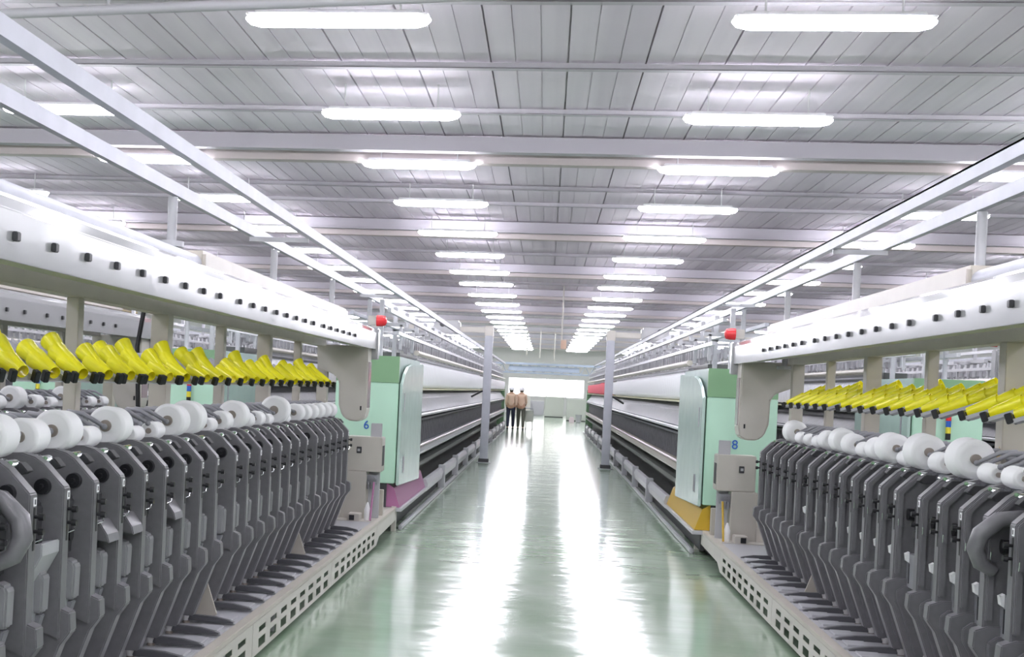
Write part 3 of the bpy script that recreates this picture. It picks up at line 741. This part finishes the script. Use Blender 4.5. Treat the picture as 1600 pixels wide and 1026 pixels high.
# ------------------------------------------------------------------ people and their trolley
def skin_obj(name, chain, radii, edges, m, parent=None, root=0):
    me = bpy.data.meshes.new(name); me.from_pydata(chain, edges, []); me.materials.append(M[m])
    o = bpy.data.objects.new(name, me); C.objects.link(o)
    if parent: o.parent = parent
    o.modifiers.new('skin', 'SKIN'); 
    for v, rr in zip(me.skin_vertices[0].data, radii): v.radius = rr if hasattr(rr, '__len__') else (rr, rr)
    for i, v in enumerate(me.skin_vertices[0].data): v.use_root = (i == root)
    sb = o.modifiers.new('sub', 'SUBSURF'); sb.levels = 1; sb.render_levels = 2
    o.modifiers['skin'].use_smooth_shade = True
    return o
def person(x, y, label, trouser, step, arm_fwd):
    r = empty('person', (x, y, 0), 0, label, 'person')
    # body: pelvis root, torso, neck, head, arms, legs; facing +y (away)
    P = [(0, 0, .93), (0, .0, 1.10), (0, .01, 1.28), (0, .0, 1.40), (0, .02, 1.47), (0, .04, 1.56), (0, .045, 1.62)]
    R = [(.15, .10), (.135, .095), (.16, .105), (.12, .08), (.055, .055), (.075, .085), (.06, .07)]
    E = [(0, 1), (1, 2), (2, 3), (3, 4), (4, 5), (5, 6)]
    for sx in (-1, 1):
        b = len(P); st = step*sx
        P += [(sx*.09, 0, .86), (sx*.10, st*.10, .48), (sx*.10, st*.17-.03, .10), (sx*.11, st*.17+.10, .035)]
        R += [.088, .058, .038, (.042, .032)]; E += [(0, b), (b, b+1), (b+1, b+2), (b+2, b+3)]
        b = len(P); fwy = arm_fwd[0 if sx < 0 else 1]
        P += [(sx*.15, .0, 1.38), (sx*.195, -.02+fwy*.08, 1.14), (sx*.18, .10*fwy+.04, .92 if fwy < .5 else 1.02), (sx*.17, .16*fwy+.05, .85 if fwy < .5 else 1.0)]
        R += [.055, .043, .030, (.028, .018)]; E += [(3, b), (b, b+1), (b+1, b+2), (b+2, b+3)]
        h = b+3; hp_ = P[h]
        for f in range(4):
            P.append((hp_[0]+(f-1.5)*.016, hp_[1]+.03, hp_[2]-.07)); R.append(.008); E.append((h, len(P)-1))
        P.append((hp_[0]-sx*.035, hp_[1]+.035, hp_[2]-.02)); R.append(.009); E.append((h, len(P)-1))
    body = skin_obj('body', P, R, E, 'skin', r)
    # jacket and trousers as skinned shells just outside the body
    JP = [(0, 0, .88), (0, 0, 1.10), (0, .01, 1.28), (0, .0, 1.41)]; JR = [(.15, .12), (.145, .11), (.15, .12), (.10, .085)]; JE = [(0, 1), (1, 2), (2, 3)]
    for sx in (-1, 1):
        fwy = arm_fwd[0 if sx < 0 else 1]; b = len(JP)
        JP += [(sx*.15, .0, 1.38), (sx*.195, -.02+fwy*.08, 1.14), (sx*.185, .08*fwy+.03, .95 if fwy < .5 else 1.03)]; JR += [.07, .058, .046]
        JE += [(3, b), (b, b+1), (b+1, b+2)]
    skin_obj('jacket', JP, JR, JE, 'jacket', r)
    TP = [(0, 0, .93)]; TR = [(.155, .115)]; TE = []
    for sx in (-1, 1):
        b = len(TP); st = step*sx
        TP += [(sx*.09, 0, .84), (sx*.10, st*.10, .48), (sx*.10, st*.17-.03, .09)]; TR += [.098, .075, .062]; TE += [(0, b), (b, b+1), (b+1, b+2)]
    skin_obj('trousers', TP, TR, TE, trouser, r)
    for sx in (-1, 1):
        st = step*sx; MB().prism([(st*.17-.10, 0), (st*.17-.10, .07), (st*.17+.0, .09), (st*.17+.13, .05), (st*.17+.15, 0)], sx*.10-.045, sx*.10+.045, 'x').obj('shoe', 'dark', r, bevel=.015)
    hd = MB().ball((0, .03, 1.575), .100, 16, 9, (.9, 1, 1.05)).obj('hair', 'hair', r, smooth=1)
    MB().ball((0, .03, 1.612), .115, 18, 9, (.95, 1.05, .85)).obj('cap', 'cap', r, smooth=1)
    return r
person(-1.35, 52, 'person in beige jacket, dark navy trousers and white cap walking away, left of two', 'trouser', 1, (0, 0))
person(-.95, 52.15, 'person in beige jacket and olive trousers walking away beside a trolley', 'trouser2', -1, (0, .9))
tl = empty('trolley', (-.62, 52.6, 0), 0, 'small grey mesh trolley pushed along beside the two people', 'trolley')
MB().box(-.17, .17, -.25, .25, .33, .78).obj('basket', 'greige', tl, bevel=.01)
MB().cyl((-.15, -.3, .88), (.15, -.3, .88), .015, n=8).cyl((-.15, -.3, .88), (-.15, -.25, .7), .012, n=6).cyl((.15, -.3, .88), (.15, -.25, .7), .012, n=6).obj('handle', 'steel', tl)
for x in (-.13, .13):
    for y in (-.2, .2):
        MB().cyl((x, y, .33), (x, y, .08), .012, n=6).obj('leg', 'steel', tl)
        MB().cyl((x-.012, y, .045), (x+.012, y, .045), .045, n=14).obj('wheel', 'dark', tl)

# small extras
stk = MB().cyl((2.17, 6.62, 1.36), (2.254, 6.62, 1.78), .014, n=8)
tag(stk.obj('wooden_stick', 'ochre'), 'yellowish wooden stick leaning behind the right row of packages', 'stick')
tag(MB().tube([(-2.30, 7.2, 1.95), (-2.33, 7.2, 1.75), (-2.315, 7.2, 1.50), (-2.30, 7.2, 1.2), (-2.30, 7.2, .9)], .014, 8).obj('black_cable', 'black', smooth=.8), 'black cable hanging beside the wide post behind the left yellow cones', 'cable')
